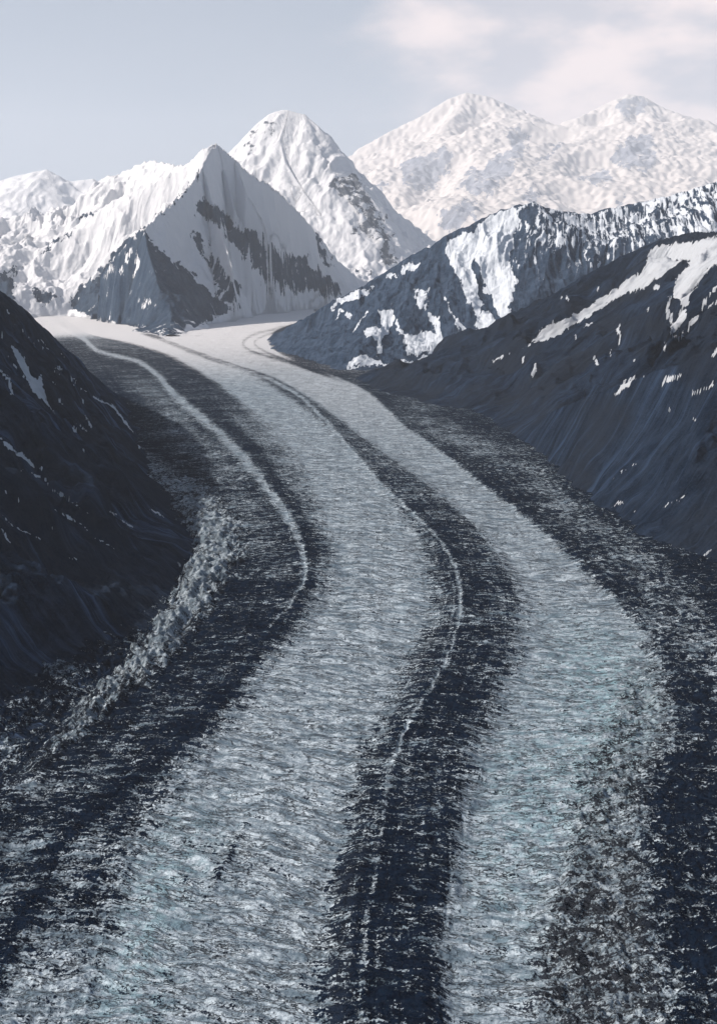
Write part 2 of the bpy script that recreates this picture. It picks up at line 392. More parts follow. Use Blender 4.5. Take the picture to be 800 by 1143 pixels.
    at_ = dict(flow=flow, along=along, debris=D, brown=BR, cyan=CY, fresh=fresh, rugged=rug)
    # faces into their bands
    e = 0
    zone = np.full(px.shape, 0, np.int8)             # left debris
    zone[stw < c['stw']*1.1] = 1
    zone[(py < 500) & (zone == 1)] = 0
    zone[(py > 900) & (zone == 1)] = 0
    zone[pxx > c['m1']] = 2
    zone[pxx > c['cl']] = 3
    zone[pxx > c['cr']] = 4
    zone[pxx > c['m2']] = 5
    zone[(zone == 3) & (py < 400)] = 4
    zone[(zone == 5) & (py < 372)] = 4
    zf = zone[:-1, :-1]
    names = [('lateral_moraine', 'dark rubble covered ice left of the pale ice, below the left slope', 'moraine'),
             ('serac_ridge', 'narrow jagged ridge of dirty pale ice in the dark rubble at left', 'ice ridge'),
             ('glacier', 'broad pale ice stream left of the dark central stripe', 'glacier'),
             ('medial_moraine', 'dark central stripe of rubble with a thin pale line along it', 'moraine'),
             ('glacier', 'broad pale ice stream right of the dark central stripe, bluish towards its right edge', 'glacier'),
             ('lateral_moraine', 'dark hummocky rubble between the right ice stream and the right slope', 'moraine')]
    for i, (nm, lb, ct) in enumerate(names):
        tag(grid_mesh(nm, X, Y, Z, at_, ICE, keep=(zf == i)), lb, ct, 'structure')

# ================================================================ MOUNTAINS
def seg_dist(P, A, B):
    d = B-A; L2 = max(float(d@d), 1e-6)
    t = np.clip(((P[..., 0]-A[0])*d[0]+(P[..., 1]-A[1])*d[1])/L2, 0, 1)
    dx, dy = P[..., 0]-(A[0]+t*d[0]), P[..., 1]-(A[1]+t*d[1])
    return np.sqrt(dx*dx+dy*dy), t
def poly_sd(PX, PY, poly):
    """Signed distance to a polygon, positive inside."""
    poly = np.array(poly, float); n = len(poly)
    inside = np.zeros(PX.shape, bool); dist = np.full(PX.shape, 1e9)
    P = np.stack([PX, PY], -1)
    for i in range(n):
        a, b = poly[i], poly[(i+1) % n]
        dist = np.minimum(dist, seg_dist(P, a, b)[0])
        if a[1] != b[1]:
            c = ((a[1] > PY) != (b[1] > PY)) & (PX < (b[0]-a[0])*(PY-a[1])/(b[1]-a[1])+a[0])
            inside ^= c
    return np.where(inside, dist, -dist)
def stroke_sd(PX, PY, pts, w):
    """Signed distance to a streak that tapers towards both ends and wavers in width."""
    P = np.stack([PX, PY], -1); pts = np.array(pts, float); out = np.full(PX.shape, -1e9)
    ln = [float(np.hypot(*(b-a))) for a, b in zip(pts[:-1], pts[1:])]; tot = sum(ln); L = 0.
    for a, b, l in zip(pts[:-1], pts[1:], ln):
        d, t = seg_dist(P, a, b); u = (L+t*l)/tot
        wv = .35+.65*np.sin(np.pi*np.clip(u*.86+.07, 0, 1))+.35*np.sin(u*tot/3.1+a[0])*np.sin(u*tot/7.3+a[1])
        out = np.maximum(out, w*.5*wv+.35-d); L += l
    return out

def mountain(name, label, ridges, foot, box, res, mat, cover, p=1.15, gully=60., gw=170., rough=40., warp=60., seed=0, minz=-20., crest_n=12., cov_j=16., fall=None, al=900., foot_n=0., hexp=.95):
    """ridges: lists of (x, y, z) world points; foot: closed outline on the valley floor; box: (c0, c1, Y0, Y1) with c = X/Y."""
    c0, c1, Y0, Y1 = box
    nr, nc = int(res[1]*QUAL), int(res[0]*QUAL)
    yy = np.exp(np.linspace(math.log(Y0), math.log(Y1), nr)); cc = np.linspace(c0, c1, nc)
    C, Y = np.meshgrid(cc, yy); X = C*Y
    spc = np.maximum(np.abs(np.gradient(Y, axis=0)), np.abs(np.gradient(X, axis=1)))
    wx = X+fbm(X/600, Y/600, 4, seed+1, 600, spc)*warp
    wy = Y+fbm(X/600, Y/600, 4, seed+2, 600, spc)*warp
    # keep crests where they were surveyed: fade the warp near them
    P0 = np.stack([X, Y], -1)
    d0 = np.full(X.shape, 1e9)
    for r in ridges:
        for a, b in zip(r[:-1], r[1:]): d0 = np.minimum(d0, seg_dist(P0, np.array(a[:2]), np.array(b[:2]))[0])
    k = smooth(0, 500, d0)
    P = np.stack([X+(wx-X)*k, Y+(wy-Y)*k], -1)
    fd = poly_sd(P[..., 0], P[..., 1], foot)
    fd = fd+fbm(X/(foot_n*4+1), Y/(foot_n*4+1), 4, seed+61, foot_n*4+1, spc, .6)*foot_n*1.6
    fdp = np.maximum(fd, 0)
    h1 = np.full(X.shape, -1e9); h2 = np.full(X.shape, -1e9); s1 = np.zeros(X.shape); d1 = np.full(X.shape, 1e9)
    for ri, r in enumerate(ridges):
        L = 0.; hr = np.full(X.shape, -1e9); sr = np.zeros(X.shape); dr = np.full(X.shape, 1e9)
        for a, b in zip(r[:-1], r[1:]):
            A, B = np.array(a[:2]), np.array(b[:2]); ln = float(np.hypot(*(B-A)))
            d, t = seg_dist(P, A, B)
            tu = ((P[..., 0]-A[0])*(B-A)[0]+(P[..., 1]-A[1])*(B-A)[1])/ln**2
            h = (a[2]+(b[2]-a[2])*t)*np.power(np.clip(1-d/np.maximum(d+fdp, 1.), 0, 1), p)
            m = h > hr+.5
            hr = np.where(m, h, hr); sr = np.where(m, L+t*ln+(tu-t)*ln*.8+ri*7919., sr); dr = np.where(m, d, dr)
            L += ln
        m = hr > h1
        h2 = np.where(m, h1, np.maximum(h2, hr)); s1 = np.where(m, sr, s1); d1 = np.where(m, dr, d1); h1 = np.where(m, hr, h1)
    Z = h1
    sep = np.clip((h1-h2)/(gully*1.5), 0, 1) if len(ridges) > 1 else 1.0
    act = smooth(0, gw*1.5, d1)*smooth(0, gw*2., fd)*sep
    sw = s1+fbm(X/(gw*3), Y/(gw*3), 3, seed+9, gw*3, spc)*gw*1.1
    if fall is not None:        # a face whose gullies all run the same way
        fx, fy = fall; sw = X*fy-Y*fx+fbm(X/(gw*2), Y/(gw*9), 3, seed+9, gw*2, spc)*gw*.5; sep = np.maximum(sep, .6)
    g = .35-np.abs(perlin(sw/gw, d1/(gw*6.), seed+11))*1.3
    gb = .3-np.abs(perlin(sw/(gw*.42)+.35*np.sin(d1/gw), d1/(gw*3.), seed+12))*1.2
    g2 = (.3-np.abs(perlin(sw/(gw*.17), d1/(gw*1.4), seed+13)))*np.clip((gw*.17/spc-1.5)/2, 0, 1)
    Z = Z+(g*gully+gb*gully*.5+g2*gully*.22)*act
    ax = X+fbm(X/(al*.8), Y/(al*.8), 3, seed+51)*al*.18; ay = Y+fbm(X/(al*.8), Y/(al*.8), 3, seed+55)*al*.18
    n = np.minimum(alps(ax/al, ay/al, 7, seed+21, al, spc, hexp=hexp), .95)-.55
    n = np.where(n > 0, n*.45, n)
    near_crest = smooth(0, al*.22, d0)
    Z = Z+n*rough*smooth(0, al*.6, fd)*(.12+.88*near_crest)
    Z = Z+fbm(X/(al*.16), Y/(al*.16), 5, seed+31, al*.16, spc, .6, ridge=True)*crest_n*smooth(0, al*.25, fd)
    Z = np.where(fd > 0, Z, fd*.25)
    PXm, PYm = project(X, Y, Z)
    wig = np.clip(Y0/11000., .6, 1.5)
    wq = 8.*Y/F                                   # ragged outlines: shift the survey by a few metres of fractal noise
    jx = fbm(X/(wq*3), Y/(wq*5)+Z/(wq*3), 5, seed+41, gain=.72)*cov_j*1.15; jy = fbm(X/(wq*3)+9, Y/(wq*5)+Z/(wq*3), 5, seed+45, gain=.72)*cov_j*1.15
    S = cover(PXm+jx, PYm+jy, X, Y, Z, d1)
    flow = np.stack([sw, d1 if fall is None else -(X*fall[0]+Y*fall[1]), 0*X+seed], -1)
    zc = np.maximum.reduce([Z[:-1, :-1], Z[1:, :-1], Z[:-1, 1:], Z[1:, 1:]])
    o = grid_mesh(name, X, Y, Z, dict(flow=flow, snow=S), mat, keep=zc > minz)
    tag(o, label, 'mountain', 'structure')
    return o

def W(*pts): return [world(a, b, c*1000.) for a, b, c in pts]
def FT(*pts): return [plane(*q) if q[1] > 300 else (q[0]*1000., q[1]*1000.) for q in pts]   # frame points on the valley floor, or kilometres
def Z_(o, s, pts): return [(o[0]+x/s, o[1]+y/s) for x, y in pts]   # enlarged survey sheets -> frame

def build_mountains():
    za, zb, zc, zd, ze = (180, 100), (400, 80), (320, 200), (540, 190), (0, 300)
    k = 3.077
    # ---------------- central snow peak
    def cover_c(PX, PY, X, Y, Z, d):
        S = np.full(PX.shape, 1.3)
        rocks = [
            ([(161,254),(140,268),(125,285),(108,300),(95,318),(79,338),(85,350),(110,358),(140,364),(165,374),(190,382),(208,374),(225,366),(240,358),(258,348),(250,337),(244,326),(225,320),(205,302),(190,293),(180,285),(171,270)], 1.5),
            (Z_(za, k, [(135,345),(200,410),(290,460),(350,520),(410,545),(500,590),(560,620),(605,680),(612,705),(575,722),(530,690),(460,695),(420,705),(360,670),(340,610),(300,590),(250,530),(215,500),(150,450),(130,400)]), 1.25),
            (Z_(za, k, [(110,470),(140,490),(165,560),(210,600),(240,650),(275,690),(260,710),(215,675),(160,610),(120,540)]), 1.2),
            (Z_(za, k, [(515,490),(545,500),(590,560),(598,600),(575,585),(520,520)]), 1.1),
            (Z_(za, k, [(270,590),(300,610),(318,660),(300,650)]), .9),
            ([(36,325),(52,324),(62,334),(50,338),(38,331)], 1.3),
            ([(-40,325),(0,308),(14,290),(16,310),(12,345),(-40,360)], 1.4)]
        for pl, q in rocks:
            sd = poly_sd(PX, PY, pl)
            S = np.minimum(S, 1.3-(1.3+q*.6)*smooth(-5.5, 5.5, sd))
        mix = poly_sd(PX, PY, Z_(za, k, [(0,590),(70,600),(130,640),(100,660),(150,690),(215,680),(265,705),(275,765),(180,780),(60,830),(0,850)]))
        S = np.where(mix > 0, np.minimum(S, -.15), S)
        for pts, w in (([(44,283),(62,270),(80,257)], 2.5), ([(90,250),(107,237)], 2.), ([(178,240),(196,222),(216,202),(222,180)], 1.5), ([(394,290),(410,305)], 2)):
            S = np.minimum(S, 1.3-2.4*smooth(-1.5, 1.5, stroke_sd(PX, PY, pts, w)))
        for pts, w in ((Z_((0, 140), k, [(455,430),(435,470)]), 3), (Z_((0, 140), k, [(475,440),(460,500)]), 3.4), (Z_((0, 140), k, [(390,465),(372,505)]), 3.2), (Z_((0, 140), k, [(490,600),(495,630)]), 2), (Z_((0, 140), k, [(425,475),(420,510)]), 2.6),
                       (Z_(za, k, [(150,480),(190,560),(260,650),(310,700)]), 5)):
            S = np.maximum(S, -1.3+2.6*smooth(-1.5, 2, stroke_sd(PX, PY, pts, w)))
        low = smooth(352, 366, PY)*smooth(2.5, -1, S)
        S = S+.5*low
        return S
    rc = [W((242,159,25.0),(232,163,24.8),(222,172,24.9),(213,181,25.1),(196,186,25.8),(172,181,26.6),(160,182,27.0),(142,190,27.5),(118,199,27.9),(100,215,28.2)),
          W((213,181,25.1),(190,192,25.2),(165,206,25.3),(130,224,25.5),(107,237,25.6),(80,256,25.8),(45,284,26.0),(18,292,26.0),(0,312,26.0),(-60,345,26.0)),
          W((242,159,25.0),(228,180,23.9),(216,203,23.0),(197,221,22.4),(180,238,21.9),(161,254,21.3),(166,282,20.6),(178,322,19.8),(188,366,19.4)),
          W((226,186,23.7),(236,222,23.2),(250,266,22.4),(262,305,21.8),(266,335,21.3)),
          W((161,254,21.3),(135,280,21.6),(110,310,22.2),(90,338,22.9)),
          W((242,159,25.0),(252,165,25.1),(262,175,25.2),(276,190,25.5),(305,208,26.0),(335,238,27.2),(362,272,28.6),(390,306,30.0),(420,332,31.2)),
          W((262,175,25.2),(275,215,24.8),(300,250,24.8),(330,278,25.9),(360,305,27.0),(383,332,28.4)),
          W((250,185,24.8),(262,232,24.1),(285,275,23.9),(305,320,24.4))]
    fc = FT((-14, 23.6), (-14, 33), (4, 34.5), (3.2, 30.5), (440,340), (400,342), (370,344), (330,347), (292,352), (262,358), (238,363), (212,372), (190,376), (165,371), (140,364), (110,358), (80,353), (45,354), (20,357), (-60,360))
    mountain('snow_mountain', 'pyramid shaped snow peak with dark rock faces where the two upper glaciers meet', rc, fc, (-.42, .09, 17800, 34500), (700, 640),
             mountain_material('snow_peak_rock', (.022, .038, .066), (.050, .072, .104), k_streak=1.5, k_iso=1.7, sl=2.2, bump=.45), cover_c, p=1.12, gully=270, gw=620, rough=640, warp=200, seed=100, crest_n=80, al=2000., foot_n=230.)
    # ---------------- second peak behind it
    def cover_d(PX, PY, X, Y, Z, d):
        S = np.full(PX.shape, 1.3)
        pl = Z_(za, k, [(560,330),(600,290),(650,280),(700,320),(750,400),(780,470),(810,600),(760,600),(735,560),(765,520),(700,500),(640,505),(630,480),(700,440),(655,385),(600,370)])
        S = np.minimum(S, 1.3-1.45*smooth(-6, 6, poly_sd(PX, PY, pl)))
        S = np.minimum(S, 1.3-1.6*smooth(-2, 2, poly_sd(PX, PY, Z_(za, k, [(735,560),(770,540),(800,570),(805,615),(770,605)]))))
        S = np.minimum(S, 1.3-1.0*smooth(-2, 2, poly_sd(PX, PY, Z_(za, k, [(270,170),(330,110),(370,90),(390,130),(340,200),(300,240)]))))
        return S
    rd = [W((230,178,41.0),(262,168,41.0),(275,150,41.0),(288,137,41.0),(300,128,41.0),(314,124,41.0),(322,124,41.0),(340,128,40.9),(355,141,40.6),(368,162,40.2),(382,184,39.8),(398,200,39.0),(415,222,38.5),(428,248,38.0),(438,278,37.5),(447,302,37.0),(452,330,36.5)),
          W((322,124,41.0),(312,155,40.0),(318,180,39.2),(340,215,38.1),(365,250,37.0),(395,290,35.8)),
          W((380,188,39.4),(372,215,38.4),(385,245,37.8),(400,275,37.0),(412,310,36.0))]
    fd_ = FT((-10, 38), (-10, 46), (4.4, 47), (4.8, 38.8), (2.4, 35.0), (.5, 33.8), (-2.5, 34.4), (-5, 35.6))
    mountain('snow_mountain', 'taller white peak rising just behind the pyramid shaped peak, pale summit in haze', rd, fd_, (-.24, .12, 33500, 47300), (460, 380),
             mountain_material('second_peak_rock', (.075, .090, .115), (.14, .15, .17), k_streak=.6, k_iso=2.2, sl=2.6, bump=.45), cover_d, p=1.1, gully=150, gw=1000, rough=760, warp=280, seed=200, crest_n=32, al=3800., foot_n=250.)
    # ---------------- highest range at the head of the valley
    def cover_f(PX, PY, X, Y, Z, d):
        S = np.full(PX.shape, 1.3)
        for pl, q in (([(95,200),(130,180),(200,170),(215,195),(175,240),(160,275),(125,255),(95,260)], 1.1),
                      ([(235,230),(330,170),(340,120),(380,140),(370,200),(300,275),(260,285),(225,250)], .9),
                      ([(380,215),(450,140),(470,150),(400,215)], .8), ([(560,195),(600,150),(650,130),(665,180),(680,200),(640,225),(600,215)], .9),
                      ([(490,240),(520,215),(560,220),(570,245),(530,250)], 1.0), ([(590,60),(640,55),(635,90),(600,105),(570,85)], .7),
                      ([(175,320),(240,285),(270,310),(240,340),(205,360)], 1.1), ([(340,290),(380,255),(410,270),(400,300)], .7), ([(150,370),(170,370),(175,390),(145,395)], 1.1), ([(30,255),(60,250),(65,270),(35,270)], .9),
                      ([(565,310),(575,275),(595,270),(590,300)], .8)):
            S = np.minimum(S, 1.3-(1.3+q*.7)*smooth(-6, 6, poly_sd(PX, PY, Z_(zb, 2., pl))))
        return S
    rf = [W((300,240,120.3),(350,215,120.3),(385,195,122.6),(420,172,124.7),(450,150,124.7),(475,128,124.7),(500,110,124.7),(520,103,124.7),(545,108,124.7),(572,120,124.7),(600,138,126.9),(625,150,126.9)),
          W((625,150,126.9),(648,134,124.7),(675,116,124.7),(700,105,124.7),(716,107,124.7),(735,118,124.7),(752,140,124.7),(768,162,126.9),(795,185,129.2),(840,205,129.2),(900,190,129.2),(980,230,129.2)),
          W((520,103,124.7),(500,145,118.0),(470,185,109.1),(450,220,102.5),(430,260,93.6)),
          W((572,120,124.7),(560,165,115.8),(540,205,106.9),(520,245,98.0),(505,290,89.1)),
          W((700,105,124.7),(690,150,118.0),(655,185,111.4),(625,215,104.8),(600,240,98.0)),
          W((716,107,124.7),(735,160,115.8),(760,200,109.1),(790,225,102.5))]
    ff = FT((-21.6, 110.7), (-21.6, 151.2), (72.9, 151.2), (72.9, 86.4), (37.8, 75.6), (16.2, 71.6), (6.1, 68.9), (0.8, 67.5), (-4.7, 71.6), (-12.2, 89.1))
    mountain('snow_range', 'highest pale range at the head of the valley, two broad summits fading into cloud', rf, ff, (-.16, .46, 67500, 151500), (700, 560),
             mountain_material('high_range_rock_misted', (.20, .22, .27), (.32, .33, .37), snow=(.60, .56, .54), k_streak=.6, k_iso=2.4, sl=9., bump=.03), cover_f, p=1.08, gully=280, gw=3500, rough=2400, warp=1200, seed=300, crest_n=15, al=12500., hexp=1.75)  # mist painted into the colours: snow dimmed and warmed towards the cloud, rock lightened
    # ---------------- far left range
    def cover_g(PX, PY, X, Y, Z, d): return np.full(PX.shape, .75)
    rg = [W((-200,215,65.5),(-60,200,65.5),(0,200,65.5),(12,196,65.5),(26,193,65.5),(40,191,65.5),(52,188,65.5),(64,196,65.5),(80,203,65.5),(104,199,65.5),(125,210,65.5),(150,222,65.5),(190,240,65.5)),
          W((52,188,65.5),(60,220,62.8),(75,250,60.1)), W((12,196,65.5),(22,235,62.8),(30,262,60.1)), W((104,199,65.5),(108,230,62.8),(120,260,60.1))]
    fg = FT((-39, 53), (-39, 78), (-6.5, 78), (-8, 60), (-12, 56), (-18, 53), (-26, 52))
    mountain('snow_range', 'faint fluted snow range at far left beyond the bright snow slope', rg, fg, (-.52, -.09, 52000, 78500), (440, 300),
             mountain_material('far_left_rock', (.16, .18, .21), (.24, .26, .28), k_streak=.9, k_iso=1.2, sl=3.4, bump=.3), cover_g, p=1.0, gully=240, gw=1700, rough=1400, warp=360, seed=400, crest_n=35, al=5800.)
    # ---------------- ridge with avalanche chutes, right middle distance
    def cover_r3(PX, PY, X, Y, Z, d):
        S = np.full(PX.shape, -1.25)
        q = 2.857
        snow = [([(510,205),(560,180),(620,130),(730,88),(742,130),(735,170),(712,230),(715,300),(722,370),(705,440),(680,432),(655,400),(632,340),(605,250),(590,290),(622,400),(600,440),(560,340),(530,270)], 2.6),
                ([(240,485),(300,470),(298,420),(330,400),(338,470),(305,500),(295,565),(280,520)], 2.4),
                ([(345,450),(392,500),(440,490),(470,500),(450,430),(480,440),(500,525),(470,545),(380,565),(382,520)], 2.1),
                ([(500,370),(550,450),(582,500),(562,522),(545,460),(510,400)], 2.2),
                ([(420,350),(450,350),(445,420),(425,390)], 1.6),
                ([(600,440),(640,425),(675,455),(600,492)], 2.4)]
        for pl, a in snow: S = np.maximum(S, -1.25+a*smooth(-3, 2.5, poly_sd(PX, PY, Z_(zc, q, pl))))
        for pts, w, a in (([(142,412),(200,378),(272,350)], 12, 2.5), ([(180,402),(225,380),(262,365)], 10, 2.5), ([(370,288),(420,264)], 14, 2.6), ([(312,320),(340,308)], 8, 2.5), ([(195,445),(200,435)], 10, 2.5), ([(162,435),(178,425)], 6, 2.4), ([(200,485),(225,455),(270,425)], 5, 2.2),
                       ([(190,602),(300,585),(385,592),(500,552),(580,500),(665,458)], 15, 2.5), ([(240,655),(320,605)], 8, 2.2), ([(190,590),(240,570),(290,590)], 20, 2.)):
            S = np.maximum(S, -1.25+a*smooth(-1.6, 1.6, stroke_sd(PX, PY, Z_(zc, q, pts), w/q)))
        # streaked face: snow high up giving way to bare rock below
        A = poly_sd(PX, PY, [(574,232),(595,225),(660,236),(720,222),(830,190),(830,262),(725,272),(662,300),(640,322),(600,345),(570,348),(572,280)])
        hgt = smooth(335, 245, PY+(650-PX)*.12)
        S = np.where(A > 0, np.maximum(S, -.95+.98*hgt), S)
        B = poly_sd(PX, PY, [(578,236),(597,226),(602,236),(590,262),(582,250)])
        S = np.minimum(S, 1.5-2.6*smooth(-2, 2, B))
        return S
    r3 = [W((318,388,16.3),(334,366,16.3),(345,352,16.3),(372,335,16.4),(400,322,16.5),(440,301,16.8),(480,278,17.0),(498,262,17.2),(520,253,17.3),(558,234,17.5),(578,229,17.5),(596,225,17.5),(608,232,17.6),(626,236,17.7),(645,238,17.9),(662,239,18.0),(676,232,18.),(690,231,18.),(722,224,18.0),(762,214,17.8),(800,203,17.5),(850,180,17.3),(950,150,17.)),
          W((498,262,17.2),(505,300,16.2),(520,340,15.2),(530,375,14.3)),
          W((440,301,16.8),(446,340,15.6),(455,375,14.5),(462,398,13.8)),
          W((596,225,17.5),(585,280,16.4),(575,335,15.2),(572,375,14.3)),
          W((690,231,18.),(665,280,16.8),(650,320,15.6)),
          W((400,322,16.5),(402,355,15.4),(410,385,14.2))]
    f3 = FT((298,379), (312,392), (345,403), (380,413), (410,414), (440,408), (500,402), (3.3, 13.2), (9, 13.), (9, 24), (1.5, 24), (-.6, 21), (-1.2, 18.2))
    mountain('mountain_ridge', 'long ridge at right with steep snow chutes and streaked dark rock below the crest', r3, f3, (-.09, .45, 12400, 24500), (760, 520),
             mountain_material('chute_ridge_rock', (.016, .030, .054), (.044, .066, .104), snow=(.56, .60, .65), k_streak=1.7, k_iso=.6, sl=1.25), cover_r3, p=1.1, gully=110, gw=300, rough=130, warp=60, seed=500, crest_n=28, al=1100., foot_n=110., fall=(-.12, -.99), cov_j=13.)
    # ---------------- near right slope with the hanging tongue of snow
    def cover_rs(PX, PY, X, Y, Z, d):
        S = -1.6+.78*smooth(560, 380, PY)*smooth(480, 640, PX)
        S = np.maximum(S, -1.6+2.4*smooth(-3, 3.5, poly_sd(PX, PY, Z_(zd, k, [(85,638),(140,600),(220,540),(300,500),(370,450),(450,405),(500,365),(560,320),(575,262),(640,247),(740,242),(900,200),(900,330),(800,330),(770,350),(742,372),(712,430),(690,480),(703,500),(660,562),(640,540),(668,490),(688,470),(655,440),(655,380),(705,318),(670,313),(640,342),(590,382),(540,412),(450,442),(400,477),(330,518),(270,562),(215,602),(170,592)]))))
        for pts, w in (([(640,430),(633,500),(658,582)], 8), ([(622,592),(630,600)], 14), ([(372,645),(390,672)], 10), ([(452,765),(485,740),(515,716)], 16), ([(618,732),(650,718),(676,705)], 11), ([(718,772),(755,745),(790,725)], 9), ([(175,665),(172,712)], 9), ([(462,530),(465,602)], 8),
                       ([(775,640),(800,608)], 12), ([(668,585),(720,510),(770,440),(800,400)], 5), ([(760,482),(800,450)], 6), ([(583,405),(596,400)], 16), ([(20,662),(85,632)], 4), ([(127,640),(130,650)], 12), ([(340,540),(360,525)], 8), ([(565,470),(568,485)], 6), ([(395,405),(388,415)], 6), ([(290,430),(292,445)], 7), ([(262,440),(270,430)], 6), ([(205,545),(230,520)], 4), ([(545,705),(548,708)], 8), ([(430,620),(434,640)], 5), ([(510,650),(514,660)], 5), ([(620,652),(624,656)], 9), ([(310,570),(315,585)], 5)):
            S = np.maximum(S, -1.6+2.5*smooth(-1.5, 1.3, stroke_sd(PX, PY, Z_(zd, k, pts), w/k)))
        for pts, w in (([(435,352),(480,328),(534,295)], 3.5), ([(438,447),(468,424)], 9), ([(620,452),(665,420),(706,389)], 4), ([(755,625),(782,590)], 7), ([(622,118),(625,122)], 6), ([(725,140),(728,150)], 5), ([(510,470),(520,460)], 6)):
            S = np.maximum(S, -1.6+2.3*smooth(-1.3, 1.2, stroke_sd(PX, PY, Z_((540, 420), k, pts), w/k)))
        return S
    rr = [W((412,431,10.9),(440,420,11),(470,406,11.1),(520,384,11.2),(560,361,11.3),(610,331,11.4),(650,305,11.5),(690,286,11.6),(728,271,11.6),(760,262,11.5),(800,256,11.2),(900,205,10.9),(1000,170,11)),
          W((760,262,11.5),(800,266,10.6),(860,250,9.4),(930,225,8.0),(1010,195,6.6),(1150,150,5.3),(1400,60,4.1),(2000,0,3.)),
          W((1050,290,5.0),(900,345,5.3),(800,385,5.6),(730,412,6.0),(670,438,6.6),(620,458,7.4),(592,470,8.1)),
          W((860,250,9.4),(790,330,8.4),(740,400,7.9),(690,450,7.6))]
    fr_ = FT((395,424), (425,437), (470,450), (530,458), (560,478), (590,500), (640,545), (700,590), (770,625), (803,650), (870,705), (980,800), (1.35, 2.2), (1.4, 1.2), (8, 1.2), (9, 13.5), (2.2, 13.4), (.9, 12.4), (.15, 12.6))
    mountain('rocky_mountainside', 'dark bare slope at right with a long snow tongue slanting down across it', rr, fr_, (-.02, .56, 2200, 13600), (820, 760),
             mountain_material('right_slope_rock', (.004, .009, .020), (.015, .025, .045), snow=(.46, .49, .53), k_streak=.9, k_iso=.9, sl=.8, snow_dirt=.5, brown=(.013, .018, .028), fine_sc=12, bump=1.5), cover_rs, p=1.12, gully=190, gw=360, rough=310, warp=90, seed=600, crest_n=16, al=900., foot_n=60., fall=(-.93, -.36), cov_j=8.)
    # ---------------- near left slope
    def cover_ls(PX, PY, X, Y, Z, d):
        S = -1.7+.80*smooth(660, 500, PY)
        S = np.maximum(S, -1.7+2.3*smooth(-2, 2.5, poly_sd(PX, PY, Z_(ze, k, [(33,256),(60,270),(85,310),(110,350),(125,380),(140,358),(150,400),(165,450),(190,490),(214,533),(180,492),(150,462),(110,422),(75,352),(48,302)]))))
        for pts, w in (([(20,290),(80,370),(150,440)], 4), ([(0,340),(30,380),(42,435)], 9), ([(-20,560),(0,578),(60,632),(110,670),(162,698)], 11), ([(60,680),(150,722),(240,797)], 5), ([(0,750),(32,776)], 5), ([(230,365),(264,382)], 9), ([(190,335),(208,343)], 7), ([(50,190),(90,230),(150,275)], 3.5), ([(80,190),(95,205)], 6),
                       ([(165,340),(260,400),(330,440),(400,490),(462,568)], 4.5), ([(282,445),(290,465)], 6), ([(290,500),(318,542)], 6), ([(250,545),(264,556)], 15), ([(262,530),(310,565)], 5), ([(280,615),(295,628)], 5), ([(385,470),(425,520),(452,552)], 8), ([(480,590),(482,622)], 7), ([(130,240),(165,270)], 3), ([(200,290),(230,318)], 3), ([(20,140),(34,156)], 4), ([(5,225),(9,240)], 6), ([(180,380),(190,395)], 4), ([(205,440),(212,465)], 5)):
            S = np.maximum(S, -1.7+2.6*smooth(-1.4, 1.6, stroke_sd(PX, PY, Z_(ze, k, pts), w/k)))
        for pts, w in (([(5,108),(60,150),(138,193)], 4), ([(0,150),(42,197)], 9), ([(150,0),(215,40),(300,100),(345,132)], 5), ([(190,85),(245,120),(302,157)], 5), ([(370,90),(420,125),(462,152)], 4), ([(515,85),(562,117)], 3.5), ([(135,118),(190,155)], 3), ([(235,250),(264,266)], 4), ([(330,180),(410,235)], 2.5), ([(55,50),(80,72)], 4), ([(0,15),(35,38)], 5)):
            S = np.maximum(S, -1.7+2.4*smooth(-1.3, 1.2, stroke_sd(PX, PY, Z_((0, 540), k, pts), w/k)))
        return S
    rl = [W((128,446,10.6),(112,431,10.3),(95,411,9.9),(72,388,9.4),(45,360,8.8),(30,347,8.5),(14,334,8.2),(0,325,8.0),(-60,285,7.2),(-200,215,6.0),(-420,140,4.7),(-800,90,3.4),(-1500,60,2.3),(-2500,60,1.6))]
    fl_ = FT((140,452), (152,478), (163,510), (176,540), (200,572), (214,602), (207,622), (182,652), (150,692), (105,732), (55,772), (10,802), (-60,850), (-180,950), (-360,1143), (-.62, 1.2), (-9, 1.2), (-9, 11.5), (-3.2, 12.4), (110,424), (128,437))
    mountain('rocky_mountainside', 'dark bare slope at left with thin streaks of snow in its gullies', rl, fl_, (-.60, -.10, 2000, 12600), (620, 860),
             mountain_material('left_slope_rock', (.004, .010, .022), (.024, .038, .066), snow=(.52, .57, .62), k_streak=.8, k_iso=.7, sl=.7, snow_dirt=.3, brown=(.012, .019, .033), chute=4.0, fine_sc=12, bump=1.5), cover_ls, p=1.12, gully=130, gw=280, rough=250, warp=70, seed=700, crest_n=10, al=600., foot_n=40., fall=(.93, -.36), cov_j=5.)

# ================================================================ GROUND, HAZE, SKY
def build_ground():
    n = 60
    x = np.linspace(-99000, 99000, n); y = np.linspace(-4000, 158000, n)
    X, Y = np.meshgrid(x, y)
    t = NT('snow_plain')
    c = t.mix(t.step(t.noise(t.vmul(t.pos(), (1/900,)*3), 1, 5), .45, .6), (.75, .77, .80), (.55, .58, .62))
    m = t.finish(c, .8, t.noise(t.vmul(t.pos(), (1/200,)*3), 1, 6), 8.)
    tag(grid_mesh('ground', X, Y, 0*X-32., {}, m), 'level snow covered ground beyond and beneath the ice streams', 'ground', 'structure')

